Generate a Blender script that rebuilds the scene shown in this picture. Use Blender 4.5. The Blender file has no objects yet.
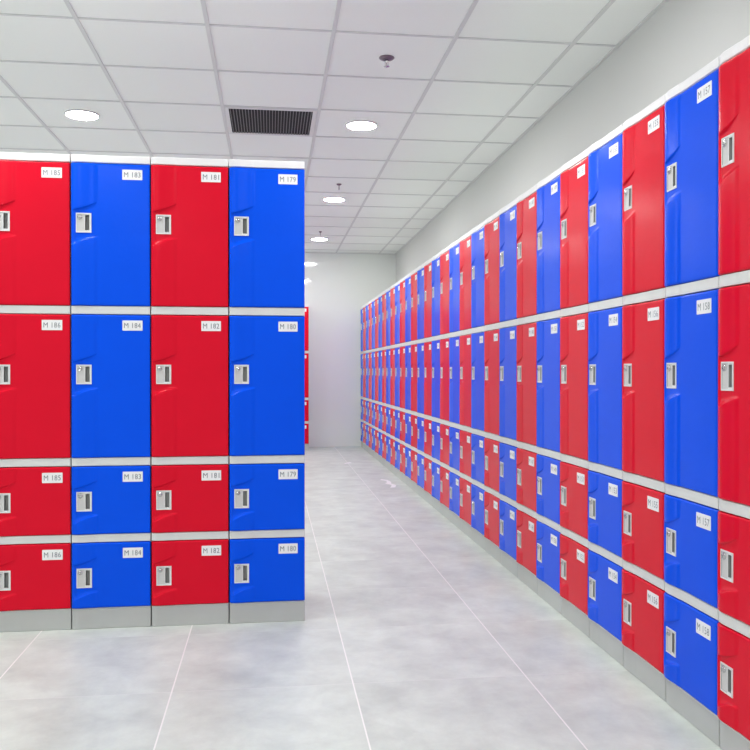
import bpy, math, random
from mathutils import Vector
random.seed(4)
C = bpy.context.scene.collection
PI = math.pi

# ------------------------------------------------------------ helpers
def tag(o, label=None, cat=None, group=None, kind=None):
    if label: o['label'] = label
    if cat: o['category'] = cat
    if group: o['group'] = group
    if kind: o['kind'] = kind
    return o

def link(o, parent=None):
    C.objects.link(o)
    if parent is not None: o.parent = parent
    return o

def empty(name, loc, rz=0):
    o = bpy.data.objects.new(name, None)
    o.empty_display_size = .1
    o.location = loc; o.rotation_euler = (0, 0, rz)
    return link(o)

class MB:
    """collects quads / polygons, then makes one mesh"""
    def __init__(s): s.v = []; s.f = []; s.m = []; s.sm = []
    def poly(s, pts, mi=0, smooth=False):
        i = len(s.v); s.v += [tuple(p) for p in pts]
        s.f.append(list(range(i, i+len(pts)))); s.m.append(mi); s.sm.append(smooth)
    def box(s, a, b, mi=0):
        x0,y0,z0 = a; x1,y1,z1 = b
        i = len(s.v)
        s.v += [(x0,y0,z0),(x1,y0,z0),(x1,y1,z0),(x0,y1,z0),(x0,y0,z1),(x1,y0,z1),(x1,y1,z1),(x0,y1,z1)]
        for q in ((0,3,2,1),(4,5,6,7),(0,1,5,4),(1,2,6,5),(2,3,7,6),(3,0,4,7)):
            s.f.append([i+k for k in q]); s.m.append(mi); s.sm.append(False)
    def grid(s, rows, mi=0, smooth=True, skip=None, flip=False):
        """rows: list of rows of points (shared verts)"""
        i = len(s.v); n = len(rows[0])
        for r in rows: s.v += [tuple(p) for p in r]
        for a in range(len(rows)-1):
            for b in range(n-1):
                if skip and skip(a, b): continue
                q = [i+a*n+b, i+a*n+b+1, i+(a+1)*n+b+1, i+(a+1)*n+b]
                if flip: q.reverse()
                s.f.append(q); s.m.append(mi); s.sm.append(smooth)
    def lathe(s, prof, seg=24, axis='z', c=(0,0,0), mi=0, smooth=True):
        """prof: (radius, height) list, revolved"""
        i = len(s.v); n = len(prof)
        for k in range(seg):
            a = 2*PI*k/seg
            for r, h in prof:
                if axis == 'z': p = (c[0]+r*math.cos(a), c[1]+r*math.sin(a), c[2]+h)
                else:           p = (c[0]+r*math.cos(a), c[1]-h, c[2]+r*math.sin(a))
                s.v.append(p)
        for k in range(seg):
            k2 = (k+1) % seg
            for j in range(n-1):
                s.f.append([i+k*n+j, i+k2*n+j, i+k2*n+j+1, i+k*n+j+1]); s.m.append(mi); s.sm.append(smooth)
        for j, rev in ((0, True), (n-1, False)):
            if prof[j][0] > 1e-6:
                q = [i+k*n+j for k in range(seg)]
                if rev: q.reverse()
                s.f.append(q); s.m.append(mi); s.sm.append(False)
    def mesh(s, name, mats, recalc=True):
        me = bpy.data.meshes.new(name)
        me.from_pydata(s.v, [], s.f)
        for m in mats: me.materials.append(m)
        me.polygons.foreach_set('material_index', s.m)
        me.polygons.foreach_set('use_smooth', s.sm)
        if recalc:
            import bmesh
            bm = bmesh.new(); bm.from_mesh(me)
            bmesh.ops.remove_doubles(bm, verts=bm.verts, dist=1e-6)
            bmesh.ops.recalc_face_normals(bm, faces=bm.faces)
            bm.to_mesh(me); bm.free()
        me.update()
        return me
    def build(s, name, mats, parent=None, recalc=True):
        if not isinstance(mats, (list, tuple)): mats = [mats]
        return link(bpy.data.objects.new(name, s.mesh(name, mats, recalc)), parent)

# ------------------------------------------------------------ materials
def new_mat(name):
    m = bpy.data.materials.new(name); m.use_nodes = True
    nt = m.node_tree
    return m, nt, nt.nodes['Principled BSDF']
def N(nt, typ, **kw):
    n = nt.nodes.new(typ)
    for k, v in kw.items():
        setattr(n, k, v)
    return n
def M(nt, op, a, b=None, c=None):
    n = nt.nodes.new('ShaderNodeMath'); n.operation = op
    for i, x in enumerate((a, b, c)):
        if x is None: continue
        if isinstance(x, (int, float)): n.inputs[i].default_value = x
        else: nt.links.new(x, n.inputs[i])
    return n.outputs[0]
def plain(name, col, rough=.5, metal=0, noise=0., nscale=8, bump=0., bscale=60, spec=.5, coat=0.):
    m, nt, p = new_mat(name)
    p.inputs['Roughness'].default_value = rough
    p.inputs['Metallic'].default_value = metal
    p.inputs['Specular IOR Level'].default_value = spec
    p.inputs['Coat Weight'].default_value = coat
    tc = N(nt, 'ShaderNodeTexCoord')
    n = N(nt, 'ShaderNodeTexNoise'); n.inputs['Scale'].default_value = nscale; n.inputs['Detail'].default_value = 3
    nt.links.new(tc.outputs['Object'], n.inputs['Vector'])
    mx = N(nt, 'ShaderNodeMix', data_type='RGBA')
    mx.inputs['A'].default_value = (*[c*(1-noise) for c in col], 1)
    mx.inputs['B'].default_value = (*[min(1, c*(1+noise)) for c in col], 1)
    nt.links.new(n.outputs['Fac'], mx.inputs['Factor'])
    nt.links.new(mx.outputs['Result'], p.inputs['Base Color'])
    if bump:
        b = N(nt, 'ShaderNodeTexNoise'); b.inputs['Scale'].default_value = bscale; b.inputs['Detail'].default_value = 2
        nt.links.new(tc.outputs['Object'], b.inputs['Vector'])
        bp = N(nt, 'ShaderNodeBump'); bp.inputs['Strength'].default_value = bump; bp.inputs['Distance'].default_value = .002
        nt.links.new(b.outputs['Fac'], bp.inputs['Height']); nt.links.new(bp.outputs['Normal'], p.inputs['Normal'])
    return m

RED   = plain('red_plastic',  (.70, .006, .026), .22, noise=.05, nscale=5, bump=.35, bscale=22, spec=.09)
BLUE  = plain('blue_plastic', (.001, .085, .82), .22, noise=.05, nscale=5, bump=.35, bscale=22, spec=.09)
BODY  = plain('grey_plastic', (.68, .70, .68), .45, noise=.03)
CAP   = plain('white_plastic', (.80, .80, .80), .42, noise=.02)
PLINTH= plain('plinth_grey', (.49, .505, .49), .5, noise=.04, bump=.1)
HANDLE= plain('handle_grey', (.74, .75, .74), .35, noise=.03)
PANEL = plain('lock_panel_grey', (.60, .60, .585), .4, noise=.03)
SLOT  = plain('slot_grey', (.32, .325, .32), .5, noise=.05)
CHROME= plain('chrome', (.62, .62, .62), .22, metal=1, noise=.03)
KEYHOLE=plain('keyhole_dark', (.03, .03, .03), .5)
PLATE = plain('plate_white', (.86, .87, .87), .4, noise=.01)
INK   = plain('plate_ink', (.16, .18, .21), .6)
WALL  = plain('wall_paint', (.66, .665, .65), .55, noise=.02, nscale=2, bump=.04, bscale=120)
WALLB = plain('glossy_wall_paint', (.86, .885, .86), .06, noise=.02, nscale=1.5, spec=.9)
METALW= plain('white_metal', (.74, .74, .74), .4, noise=.01)
DARK  = plain('dark_void', (.010, .010, .014), .8)
SLAT  = plain('slat_grey', (.16, .16, .17), .45)
BRONZE= plain('sprinkler_metal', (.20, .15, .19), .35, metal=.7)
MARKW = plain('mark_white', (.9, .9, .9), .6)

def emis(name, col, s):
    m, nt, p = new_mat(name)
    p.inputs['Base Color'].default_value = (.9, .9, .9, 1)
    p.inputs['Emission Color'].default_value = (*col, 1)
    p.inputs['Emission Strength'].default_value = s
    return m
LAMP_STRENGTH = 105
LAMP = emis('lamp_diffuser', (1, .995, .98), LAMP_STRENGTH)

# measured geometry (metres, camera above the origin)
HF = 1.0579; CEIL = HF + 1.6408
GX, GY = .3031, 3.9867            # a node of the ceiling grid
XW, YB = 1.7454, 11.4812          # right wall, end wall
XL, YF = -4.2, -3.2               # open left and rear edges, walls left out to let world light in
W = .31744                        # pitch of the lockers

def floor_mat():
    m, nt, p = new_mat('floor_tiles')
    g = N(nt, 'ShaderNodeNewGeometry'); sp = N(nt, 'ShaderNodeSeparateXYZ')
    nt.links.new(g.outputs['Position'], sp.inputs[0])
    def line(coord, off, half):
        f = M(nt, 'FRACT', M(nt, 'DIVIDE', M(nt, 'SUBTRACT', coord, off), .6))
        d = M(nt, 'MULTIPLY', M(nt, 'MINIMUM', f, M(nt, 'SUBTRACT', 1., f)), .6)
        return M(nt, 'LESS_THAN', d, half)
    lx = line(sp.outputs["X"], .2759 - 12, .0024)
    ly = line(sp.outputs['Y'], FLOOR_Y0, .0014)
    # a tone of its own for each tile
    tx = M(nt, 'FLOOR', M(nt, 'DIVIDE', M(nt, 'SUBTRACT', sp.outputs['X'], .2759), .6))
    ty = M(nt, 'FLOOR', M(nt, 'DIVIDE', M(nt, 'SUBTRACT', sp.outputs['Y'], FLOOR_Y0), .6))
    cb = N(nt, 'ShaderNodeCombineXYZ'); nt.links.new(tx, cb.inputs[0]); nt.links.new(ty, cb.inputs[1])
    wn = N(nt, 'ShaderNodeTexWhiteNoise'); nt.links.new(cb.outputs[0], wn.inputs['Vector'])
    va = N(nt, 'ShaderNodeVectorMath', operation='MULTIPLY_ADD')
    nt.links.new(wn.outputs['Color'], va.inputs[0]); va.inputs[1].default_value = (9, 9, 9)
    nt.links.new(g.outputs['Position'], va.inputs[2])
    n1 = N(nt, 'ShaderNodeTexNoise'); n1.inputs['Scale'].default_value = 5.5; n1.inputs['Detail'].default_value = 9; n1.inputs['Roughness'].default_value = .66
    n1.inputs['Distortion'].default_value = .15
    nt.links.new(va.outputs[0], n1.inputs['Vector'])
    r = N(nt, 'ShaderNodeValToRGB')
    r.color_ramp.elements[0].position = .30; r.color_ramp.elements[0].color = (.515, .56, .52, 1)
    r.color_ramp.elements[1].position = .68; r.color_ramp.elements[1].color = (.705, .765, .705, 1)
    nt.links.new(n1.outputs['Fac'], r.inputs['Fac'])
    tone = M(nt, 'MULTIPLY_ADD', wn.outputs['Value'], .05, .975)
    mt = N(nt, 'ShaderNodeMix', data_type='RGBA', blend_type='MULTIPLY'); mt.inputs['Factor'].default_value = 1
    nt.links.new(r.outputs['Color'], mt.inputs['A']); nt.links.new(tone, mt.inputs['B'])
    m1 = N(nt, 'ShaderNodeMix', data_type='RGBA'); m1.inputs['B'].default_value = (.78, .78, .77, 1)
    nt.links.new(M(nt, 'MULTIPLY', ly, .5), m1.inputs['Factor']); nt.links.new(mt.outputs['Result'], m1.inputs['A'])
    m2 = N(nt, 'ShaderNodeMix', data_type='RGBA'); m2.inputs['B'].default_value = (.86, .86, .83, 1)
    nt.links.new(lx, m2.inputs['Factor']); nt.links.new(m1.outputs['Result'], m2.inputs['A'])
    nt.links.new(m2.outputs['Result'], p.inputs['Base Color'])
    rr = M(nt, 'MULTIPLY_ADD', n1.outputs['Fac'], .2, .32)
    nt.links.new(rr, p.inputs['Roughness'])
    return m
FLOOR_Y0 = 2.774-.6*20
def tile_mat():
    m, nt, p = new_mat('ceiling_tiles')
    g = N(nt, 'ShaderNodeNewGeometry'); sp = N(nt, 'ShaderNodeSeparateXYZ')
    nt.links.new(g.outputs['Position'], sp.inputs[0])
    tx = M(nt, 'FLOOR', M(nt, 'DIVIDE', M(nt, 'SUBTRACT', sp.outputs['X'], GX), .6))
    ty = M(nt, 'FLOOR', M(nt, 'DIVIDE', M(nt, 'SUBTRACT', sp.outputs['Y'], GY), .6))
    cb = N(nt, 'ShaderNodeCombineXYZ'); nt.links.new(tx, cb.inputs[0]); nt.links.new(ty, cb.inputs[1])
    wn = N(nt, 'ShaderNodeTexWhiteNoise'); nt.links.new(cb.outputs[0], wn.inputs['Vector'])
    n1 = N(nt, 'ShaderNodeTexNoise'); n1.inputs['Scale'].default_value = 90; n1.inputs['Detail'].default_value = 3
    nt.links.new(g.outputs['Position'], n1.inputs['Vector'])
    v = M(nt, 'ADD', M(nt, 'MULTIPLY_ADD', wn.outputs['Value'], .03, .87), M(nt, 'MULTIPLY', n1.outputs['Fac'], .03))
    cc = N(nt, 'ShaderNodeCombineXYZ')
    nt.links.new(v, cc.inputs[0]); nt.links.new(M(nt, 'MULTIPLY', v, 1.02), cc.inputs[1]); nt.links.new(v, cc.inputs[2])
    nt.links.new(cc.outputs[0], p.inputs['Base Color'])
    p.inputs['Roughness'].default_value = .8
    p.inputs['Specular IOR Level'].default_value = .2
    return m

# ------------------------------------------------------------ the room
def struct(name, mb, mat):
    o = mb.build(name, mat); o['kind'] = 'structure'; return o
t = .12
b = MB(); b.box((XL-t, YF-t, -t), (XW+t, YB+t, 0)); struct('floor', b, floor_mat())
b = MB(); b.box((XW, YF, 0), (XW+t, YB, CEIL)); struct('wall_right', b, WALL)
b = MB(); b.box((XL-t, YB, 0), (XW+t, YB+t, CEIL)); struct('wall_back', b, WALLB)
b = MB(); b.box((XL-t, YF-t, CEIL), (XW+t, YB+t, CEIL+t)); ceil = struct('ceiling', b, tile_mat())
GRID = plain('grid_bar_white', (.68, .685, .69), .5)
b = MB()
x = GX - .6*7
while x < XW-.02:
    if x > XL+.02: b.box((x-.010, YF, CEIL-.006), (x+.010, YB, CEIL+.001))
    x += .6
y = GY - .6*11
while y < YB-.02:
    if y > YF+.02: b.box((XL, y-.0065, CEIL-.0055), (XW, y+.0065, CEIL+.001))
    y += .6
for a, c in (((XW-.018, YF, CEIL-.006), (XW, YB, CEIL+.001)), ((XL, YB-.018, CEIL-.006), (XW, YB, CEIL+.001)),
             ((XL, YF, CEIL-.006), (XL+.018, YB, CEIL+.001)), ((XL, YF, CEIL-.006), (XW, YF+.018, CEIL+.001))):
    b.box(a, c)
gr = b.build('ceiling_grid', GRID, ceil, recalc=False); gr['kind'] = 'structure'

# ------------------------------------------------------------ lockers
DW = W - .0044                    # width of a door / carcass
OFF = (W - DW)/2
HL, HR = .0200, .0806             # handle opening, left / right
def smooth(a, b_, x):
    k = min(1, max(0, (x-a)/(b_-a))); return k*k*(3-2*k)
AMP = .0074
def bulge(u):
    return AMP*(.25*smooth(0, .006, u)+.75*smooth(0, .026, u))*(1-.58*smooth(.030, .084, u))*(1-smooth(.087, .108, u))
def lip(u, ht):
    k = min(1, max(0, (u-.012)/.092)); return ht + .014 + .032*k**1.5
def arc(u, hb):
    k = min(1, max(0, (u-.012)/.092)); return hb - .050 + .030*(1-(1-k)**1.9)
US = [0, .0010, .0024, .0045, .008, .011, .014, .017, HL, .0235, .027, .031, .036, .042, .054, .066, .076, HR, .088, .091, .094, .097, .100, .103, .106, .112,
      .14, .18, .22, .26, DW-.012, DW-.0075, DW-.0045, DW-.0024, DW-.0010, DW]
def edge(d):                      # rounded rim of the door slab
    r = .0050
    return 0 if d >= r else -(r - math.sqrt(max(0, r*r-(r-d)**2)))
def door_mesh(h, mat, name):
    drop = .2040 if h > .4 else .1025
    ht = h - drop; hb = ht - .0795
    rows = []
    nrow = None
    cols = []
    for u in US:
        a, l = arc(u, hb), lip(u, ht)
        zs = [(0,1),(.001,1),(.0024,1),(.0045,1),(.010,1)]
        for k in (.25,.5,.75): zs.append((.010+(a-.010-.010)*k, 1))
        zs += [(a-.0045+.0065*q, math.sqrt(1-q*q)) for q in (0,.15,.3,.45,.6,.72,.83,.92,.97,1)]
        zs += [((a+.002+hb)/2,0),(hb,0),(hb+.025,0),(hb+.050,0),(ht,0),((ht+l-.003)/2,0),(l-.0016,0),(l-.0008,.10),(l,.55),(l+.0012,.90),(l+.003,1),(l+.009,1)]
        for k in (.2,.4,.6,.8): zs.append((l+.009+(h-.010-l-.009)*k, 1))
        zs += [(h-.010,1),(h-.0045,1),(h-.0024,1),(h-.001,1),(h,1)]
        cols.append(zs)
    n = len(cols[0])
    ihb = next(i for i in range(n) if abs(cols[0][i][0]-hb) < 1e-9)
    iht = next(i for i in range(n) if abs(cols[0][i][0]-ht) < 1e-9)
    jl, jr = US.index(HL), US.index(HR)
    for r in range(n):
        row = []
        for j, u in enumerate(US):
            z, mk = cols[j][r]
            e = edge(min(u, DW-u)) + edge(min(z, h-z))
            mk = 1-(1-mk)*smooth(.003, .018, u)
            D = .0035 + bulge(u)*mk + max(e, -.0050)
            row.append((u, -D, z))
        rows.append(row)
    mb = MB()
    mb.grid(rows, 0, True, skip=lambda a, b_: ihb <= a < iht and jl <= b_ < jr)
    # sides and back
    back = .018
    bot = rows[0]; top = rows[-1]; lef = [r[0] for r in rows]; rig = [r[-1] for r in rows]
    for seq in (bot, top, lef, rig):
        for p, q in zip(seq[:-1], seq[1:]):
            mb.poly([p, q, (q[0], back, q[2]), (p[0], back, p[2])], 0)
    for (x0, x1, z0, z1) in ((0,HL,0,h),(HR,DW,0,h),(HL,HR,0,hb),(HL,HR,ht,h)):
        mb.poly([(x0,back,z0),(x1,back,z0),(x1,back,z1),(x0,back,z1)], 0)
    return mb.mesh(name, [mat]), ht, hb

def relief(xs, zs, dep, mats_idx, mb, wall=0):
    """cells of a panel facing -y, each at its own depth, with the walls between them"""
    nx, nz = len(xs)-1, len(zs)-1
    D = lambda i, j: dep[j][i] if 0 <= i < nx and 0 <= j < nz else .012
    for j in range(nz):
        for i in range(nx):
            d = dep[j][i]; m = mats_idx[j][i]
            mb.poly([(xs[i],d,zs[j]),(xs[i+1],d,zs[j]),(xs[i+1],d,zs[j+1]),(xs[i],d,zs[j+1])], m)
            if abs(D(i+1,j)-d) > 1e-9:
                e = D(i+1,j); mm = wall if max(d,e) < .0121 and (m == 0 and (i+1>=nx or mats_idx[j][i+1]==0)) else 1
                mb.poly([(xs[i+1],d,zs[j]),(xs[i+1],e,zs[j]),(xs[i+1],e,zs[j+1]),(xs[i+1],d,zs[j+1])], mm)
            if abs(D(i,j+1)-d) > 1e-9:
                e = D(i,j+1); mm = 0 if (m == 0 and (j+1>=nz or mats_idx[j+1][i]==0)) else 1
                mb.poly([(xs[i],d,zs[j+1]),(xs[i+1],d,zs[j+1]),(xs[i+1],e,zs[j+1]),(xs[i],e,zs[j+1])], mm)
    for j in range(nz):
        d = dep[j][0]; mb.poly([(xs[0],d,zs[j]),(xs[0],d,zs[j+1]),(xs[0],.012,zs[j+1]),(xs[0],.012,zs[j])], 0)
    for i in range(nx):
        d = dep[0][i]; mb.poly([(xs[i],d,zs[0]),(xs[i+1],d,zs[0]),(xs[i+1],.012,zs[0]),(xs[i],.012,zs[0])], 0)

hw, hh = HR-HL, .0795
xs = [0, .0042, .0330, .0355, .0525, .0565, hw]
zs = [0, .0050, .0095, hh-.0080, hh-.0042, hh]
F, P_, S_ = -.0058, -.0042, .0150
dep = [[F]*6,
       [F, P_, P_, P_, P_, F],
       [F, P_, P_, S_, P_, F],
       [F, P_, P_, P_, P_, F],
       [F]*6]
mi = [[0]*6, [0,2,0,0,0,0], [0,2,0,1,0,0], [0,2,0,0,0,0], [0]*6]
# each list has one entry per cell (6 columns)
mb = MB()
relief(xs, zs, dep, mi, mb)
ME_HANDLE = mb.mesh('handle_plate', [HANDLE, SLOT, PANEL])

mb = MB()
mb.lathe([(.0100, 0), (.0100, .0022), (.0088, .0036), (.0072, .0036), (.0068, .0026), (.0064, .0050), (.0, .0050)], 20, 'y')
mb.box((-.0008, -.0053, -.0042), (.0008, -.0046, .0042), 1)
ME_LOCK = mb.mesh('lock_cylinder', [CHROME, KEYHOLE], recalc=False)

PW, PH = .080, .0415
def plate_mesh(text):
    mb = MB()
    w, h, c = PW, PH, .0010
    # the cut plate with small notched corners
    out = [(c,0),(w-c,0),(w-c,c),(w,c),(w,h-c),(w-c,h-c),(w-c,h),(c,h),(c,h-c),(0,h-c),(0,c),(c,c)]
    mb.poly([(x, -.0012, z) for x, z in out])
    mb.poly([(x, 0, z) for x, z in reversed(out)])
    for (p, q) in zip(out, out[1:]+out[:1]):
        mb.poly([(p[0],-.0012,p[1]),(p[0],0,p[1]),(q[0],0,q[1]),(q[0],-.0012,q[1])])
    if text:
        cu = bpy.data.curves.new('plate_text', 'FONT'); cu.body = text; cu.size = .0300
        cu.align_x = 'CENTER'; cu.align_y = 'CENTER'; cu.resolution_u = 2; cu.space_character = 1.04; cu.offset = 0
        to = bpy.data.objects.new('plate_text', cu); C.objects.link(to)
        bpy.context.view_layer.update()
        me = bpy.data.meshes.new_from_object(to.evaluated_get(bpy.context.evaluated_depsgraph_get()))
        xs_ = [v.co.x for v in me.vertices]; ys_ = [v.co.y for v in me.vertices]
        cx, cy = (min(xs_)+max(xs_))/2, (min(ys_)+max(ys_))/2
        sx = min(1, .066/(max(xs_)-min(xs_)))
        base = len(mb.v)
        mb.v += [(w/2+(v.co.x-cx)*sx, -.00145, h/2+(v.co.y-cy)) for v in me.vertices]
        for p in me.polygons:
            mb.f.append([base+i for i in p.vertices]); mb.m.append(1); mb.sm.append(False)
        bpy.data.objects.remove(to); bpy.data.curves.remove(cu); bpy.data.meshes.remove(me)
    return mb.mesh('number_plate', [PLATE, INK], recalc=False)

def prof_pts(scale=1.0, base=0.0):
    us = [0, .002, .005, .009, .014, .02, .027, .036, .05, .07, .085, .090, .094, .098, .102, .107, .16, .24, DW-.003, DW]
    return [(u, -(base + bulge(u)*scale - (.0015 if u in (0, DW) else 0))) for u in us]
def profiled_slab(mb, z0, z1, depth, scale=.7, base=.0005, r=.0015):
    """a horizontal board whose front edge follows the bulge of the doors"""
    pts = prof_pts(scale, base)
    rows = []
    for z, ins in ((z0, r), (z0+r, 0), (z1-r, 0), (z1, r)):
        rows.append([(u, y+ins, z) for u, y in pts])
    mb.grid(rows, 0, False)
    for z, row in ((z0, rows[0]), (z1, rows[-1])):
        mb.poly([*row, (DW, depth, z), (0, depth, z)])
    for j, x in ((0, 0), (-1, DW)):
        mb.poly([r_[j] for r_ in rows] + [(x, depth, z1), (x, depth, z0)])
    mb.poly([(0, depth, z0), (DW, depth, z0), (DW, depth, z1), (0, depth, z1)])

DEPTH = .492
BAYS = [(.0866, .3562), (.3879, .6690), (.7013, 1.2896), (1.3225, 1.9074)]
mb = MB()
th = .0022
mb.box((0, .004, .0826), (th, DEPTH, 1.9070)); mb.box((DW-th, .004, .0826), (DW, DEPTH, 1.9070))
mb.box((th, DEPTH-.004, .0826), (DW-th, DEPTH, 1.9070))
for z0, z1 in ((.0826, .0862), (.3562, .3879), (.6690, .7013), (1.2896, 1.3225)):
    profiled_slab(mb, z0, z1, DEPTH-.004)
ME_BODY = mb.mesh('carcass', [BODY])
mb = MB(); profiled_slab(mb, 1.9074, 1.9389, DEPTH, .6, .0010, .003); ME_CAP = mb.mesh('top_cap', [CAP])
mb = MB(); profiled_slab(mb, 0, .0824, DEPTH, .25, -.004, .002); ME_PLINTH = mb.mesh('plinth', [PLINTH])

DOORS = {}
for ti, (z0, z1) in enumerate(BAYS):
    h = z1 - z0 - .0046
    for cn, mat in (('red', RED), ('blue', BLUE)):
        DOORS[ti, cn] = (*door_mesh(h, mat, cn+'_door'), h)
PLATES = {}
def locker_column(loc, rz, colour, nums, label, group):
    root = empty('locker', loc, rz)
    tag(root, label, 'locker', group)
    for nm, me in (('carcass', ME_BODY), ('top_cap', ME_CAP), ('plinth', ME_PLINTH)):
        o = link(bpy.data.objects.new(nm, me), root); o.location = (OFF, 0, 0)
    for ti, (z0, z1) in enumerate(BAYS):
        me, ht, hb, h = DOORS[ti, colour]
        d = link(bpy.data.objects.new('door', me), root); d.location = (OFF, 0, z0+.0016)
        o = link(bpy.data.objects.new('handle_plate', ME_HANDLE), d); o.location = (HL, 0, hb)
        o = link(bpy.data.objects.new('lock_cylinder', ME_LOCK), d); o.location = (HL+.0150, P_, hb+.0630)
        txt = nums[ti % 2] if nums else None
        txt = None if txt is None else 'M %d' % txt
        if nums: txt = 'M %d' % (nums[0] if ti in (3, 1) else nums[1])
        if txt not in PLATES: PLATES[txt] = plate_mesh(txt)
        o = link(bpy.data.objects.new('number_plate', PLATES[txt]), d)
        o.location = (DW-.0300-PW, -.0034, h-.0225-PH)
        # the tall doors sit in the upper two bays
    return root

# the near block, facing the camera
BX, BY = .1445, 3.4919
G1 = 'lockers of the near block'
for k in range(4):
    col = 'blue' if k % 2 == 0 else 'red'
    n0 = 179+2*k
    lab = ['blue locker at the right end of the near block, doors M 179 and M 180',
           'red locker of the near block, doors M 181 and M 182',
           'blue locker of the near block, doors M 183 and M 184',
           'red locker at the left edge of the photo, doors M 185 and M 186'][k]
    locker_column((BX-(k+1)*W, BY, 0), 0, col, (n0, n0+1), lab, G1)

# the long row along the right wall
RX, RY = 1.2449, 2.1738
G2 = 'lockers of the long right row'
ordn = ['nearest', 'second', 'third', 'fourth', 'fifth', 'sixth', 'seventh', 'eighth', 'ninth', 'tenth', 'eleventh', 'twelfth', 'thirteenth', 'fourteenth', 'fifteenth']
for k in range(-1, 29):
    col = 'blue' if k % 2 == 0 else 'red'
    idx = k//2 if col == 'blue' else (k+1)//2
    if k == -1: lab = 'nearest red locker of the long right row, cut by the right edge of the photo'
    elif k == 28: lab = 'farthest blue locker of the long right row, against the end wall'
    elif k == 27: lab = 'farthest red locker of the long right row'
    elif idx == 0: lab = 'nearest blue locker of the long right row'
    else: lab = '%s %s locker of the long right row, counted from the camera' % (ordn[idx], col)
    locker_column((RX, RY+(k+1)*W, 0), -PI/2, col, (157-2*k, 158-2*k), lab, G2)

# the block at the end wall, almost hidden by the near one
G3 = 'lockers at the end wall'
fl = ['red locker at the end wall, a sliver showing beside the near block',
      'blue locker at the end wall, behind the near block',
      'second red locker at the end wall, behind the near block']
for k in range(3):
    locker_column((.5022-(k+1)*W, 10.982, 0), 0, 'red' if k % 2 == 0 else 'blue', None, fl[k], G3)

# ------------------------------------------------------------ ceiling fittings
mb = MB()
mb.lathe([(.101, 0), (.1065, -.001), (.1075, -.004), (.105, -.0085), (.099, -.0095), (.097, -.006)], 48, 'z')
ME_TRIM = mb.mesh('trim_ring', [METALW], recalc=False)
mb = MB()
mb.lathe([(.097, -.006), (.090, -.0085), (.06, -.0105), (0, -.011)], 48, 'z')
ME_DIFF = mb.mesh('diffuser', [LAMP])
def downlight(x, y, label):
    root = empty('downlight', (x, y, CEIL-.0002)); tag(root, label, 'ceiling light', 'round downlights in the ceiling')
    link(bpy.data.objects.new('trim_ring', ME_TRIM), root); link(bpy.data.objects.new('diffuser', ME_DIFF), root)
vis = {(1, 3): 'round downlight beside the air vent, largest one over the aisle', (0, 3): 'round downlight at upper left above the red and blue near block',
       (1, 4): 'round downlight over the aisle, second one along it', (1, 5): 'round downlight over the aisle nearest the end wall'}
for i, x in enumerate((-1.197, .603)):
    for j in range(6):
        downlight(x, 5.487+2.4*(j-3), vis.get((i, j), 'round white downlight in the ceiling outside the view'))
for j in range(6):
    downlight(-2.997, 5.487+2.4*(j-3), 'round white downlight in the ceiling outside the view')

# the air vent
vx0, vx1, vy0, vy1 = -.2969+.0125, .3031-.0125, 5.1867+.0125, 5.7867-.0125
root = empty('air_vent', ((vx0+vx1)/2, (vy0+vy1)/2, CEIL)); tag(root, 'square air vent with dark louvres between white ceiling tiles', 'air vent')
hx, hy = (vx1-vx0)/2, (vy1-vy0)/2; fw = .024
mb = MB(); zb = -.008
for a, c in (((-hx,-hy,zb),(hx,-hy+fw,-.0002)), ((-hx,hy-fw,zb),(hx,hy,-.0002)), ((-hx,-hy+fw,zb),(-hx+fw,hy-fw,-.0002)), ((hx-fw,-hy+fw,zb),(hx,hy-fw,-.0002))):
    mb.box(a, c)
mb.build('vent_frame', METALW, root)
mb = MB(); mb.box((-hx+fw, -hy+fw, -.0014), (hx-fw, hy-fw, -.0004)); mb.build('backing', DARK, root)
mb = MB(); n = 28
for i in range(n):
    x = -hx+fw+(i+.5)*(2*(hx-fw)/n)
    mb.box((x-.0022, -hy+fw, -.0070), (x+.0022, hy-fw, -.0018))
mb.build('louvres', SLAT, root)

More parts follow.
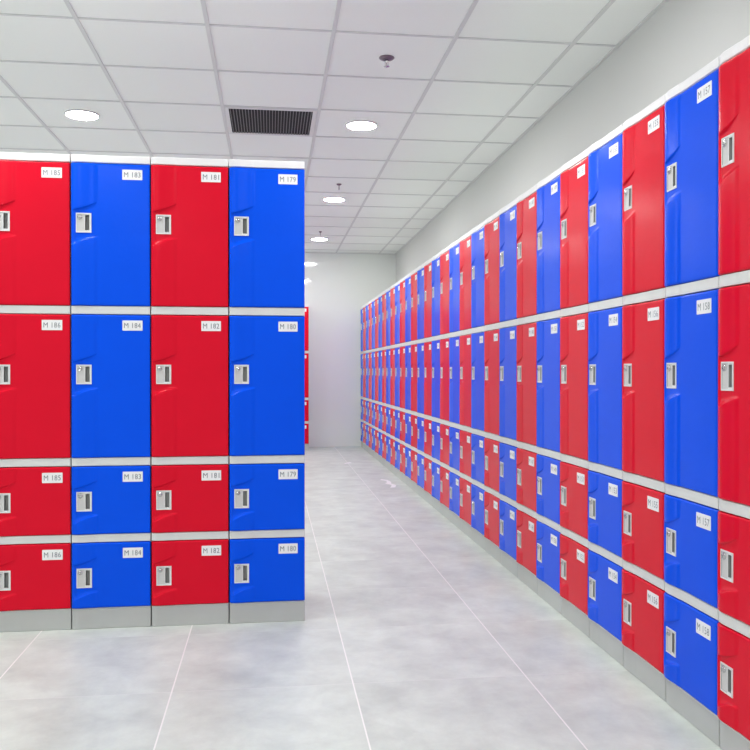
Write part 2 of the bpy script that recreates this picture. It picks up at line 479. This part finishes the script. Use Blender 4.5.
# sprinklers
def sprinkler(x, y, s, label):
    root = empty('sprinkler', (x, y, CEIL)); tag(root, label, 'sprinkler', 'sprinkler heads in the ceiling')
    mb = MB(); mb.lathe([(.040*s, -.0002), (.041*s, -.003), (.034*s, -.009), (.018*s, -.013), (.012*s, -.013)], 28, 'z'); mb.build('escutcheon', BRONZE, root, recalc=False)
    mb = MB(); mb.lathe([(.009*s, -.012), (.009*s, -.026), (.0, -.026)], 14, 'z')
    for sx in (-1, 1):
        mb.box((sx*.008*s-.0015, -.0015, -.046), (sx*.008*s+.0015, .0015, -.024))
    mb.lathe([(.0, -.024), (.003, -.025), (.003, -.045), (0, -.046)], 8, 'z')
    mb.build('frame_arms', CHROME, root, recalc=False)
    mb = MB(); mb.lathe([(0, -.0455), (.013*s, -.0460), (.016*s, -.0475), (.013*s, -.0485), (0, -.0485)], 20, 'z'); mb.build('deflector', CHROME, root, recalc=False)
sprinkler(.604, 4.291, 1, 'dark metal sprinkler head on the ceiling tile nearest the camera')
sprinkler(.597, 7.243, .55, 'small sprinkler head just above the second aisle downlight')
sprinkler(.582, 9.738, .45, 'tiny sprinkler head above the farthest aisle downlight')

# flat white shapes for unidentified marks in the far part of the aisle
def mark(name, pts, loc, label):
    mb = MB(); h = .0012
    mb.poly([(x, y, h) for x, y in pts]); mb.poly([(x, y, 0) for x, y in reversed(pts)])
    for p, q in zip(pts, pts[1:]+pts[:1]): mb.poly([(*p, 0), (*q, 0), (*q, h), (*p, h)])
    o = mb.build(name, MARKW); o.location = (*loc, .0003); tag(o, label, 'mark', 'white marks on the aisle floor')
mark('floor_mark', [(-.045,-.09),(.03,-.02),(.045,.05),(.03,.085),(-.02,.02),(-.05,-.04)], (.879, 9.42), 'flat white mark on the floor near the end wall')
mark('floor_mark', [(-.03,-.33),(.02,-.30),(.05,-.16),(.02,-.05),(.035,.06),(.02,.20),(-.03,.27),(-.05,.22),(.0,.14),(-.01,.03),(-.04,-.04),(.01,-.14),(-.01,-.24)], (1.10, 7.70), 'crooked white mark on the floor beside the long right row')

# ------------------------------------------------------------ camera and output
cam = bpy.data.cameras.new('camera'); co = bpy.data.objects.new('camera', cam); C.objects.link(co)
co.location = (0, 0, HF); co.rotation_euler = (PI/2-.00516, 0, -.12571)
cam.sensor_width = 36; cam.lens = 825.45/750*36; cam.clip_start = .05; cam.clip_end = 60
sc = bpy.context.scene; sc.camera = co
w = bpy.data.worlds.new('world'); sc.world = w; w.use_nodes = True
w.node_tree.nodes['Background'].inputs[0].default_value = (.95, .97, 1, 1); w.node_tree.nodes['Background'].inputs[1].default_value = .50  # added even fill, entering where the left and rear walls are omitted
sc.view_settings.view_transform = 'Standard'; sc.view_settings.look = 'None'; sc.view_settings.gamma = 1
sc.view_settings.use_curve_mapping = False
sc.view_settings.exposure = 0.60
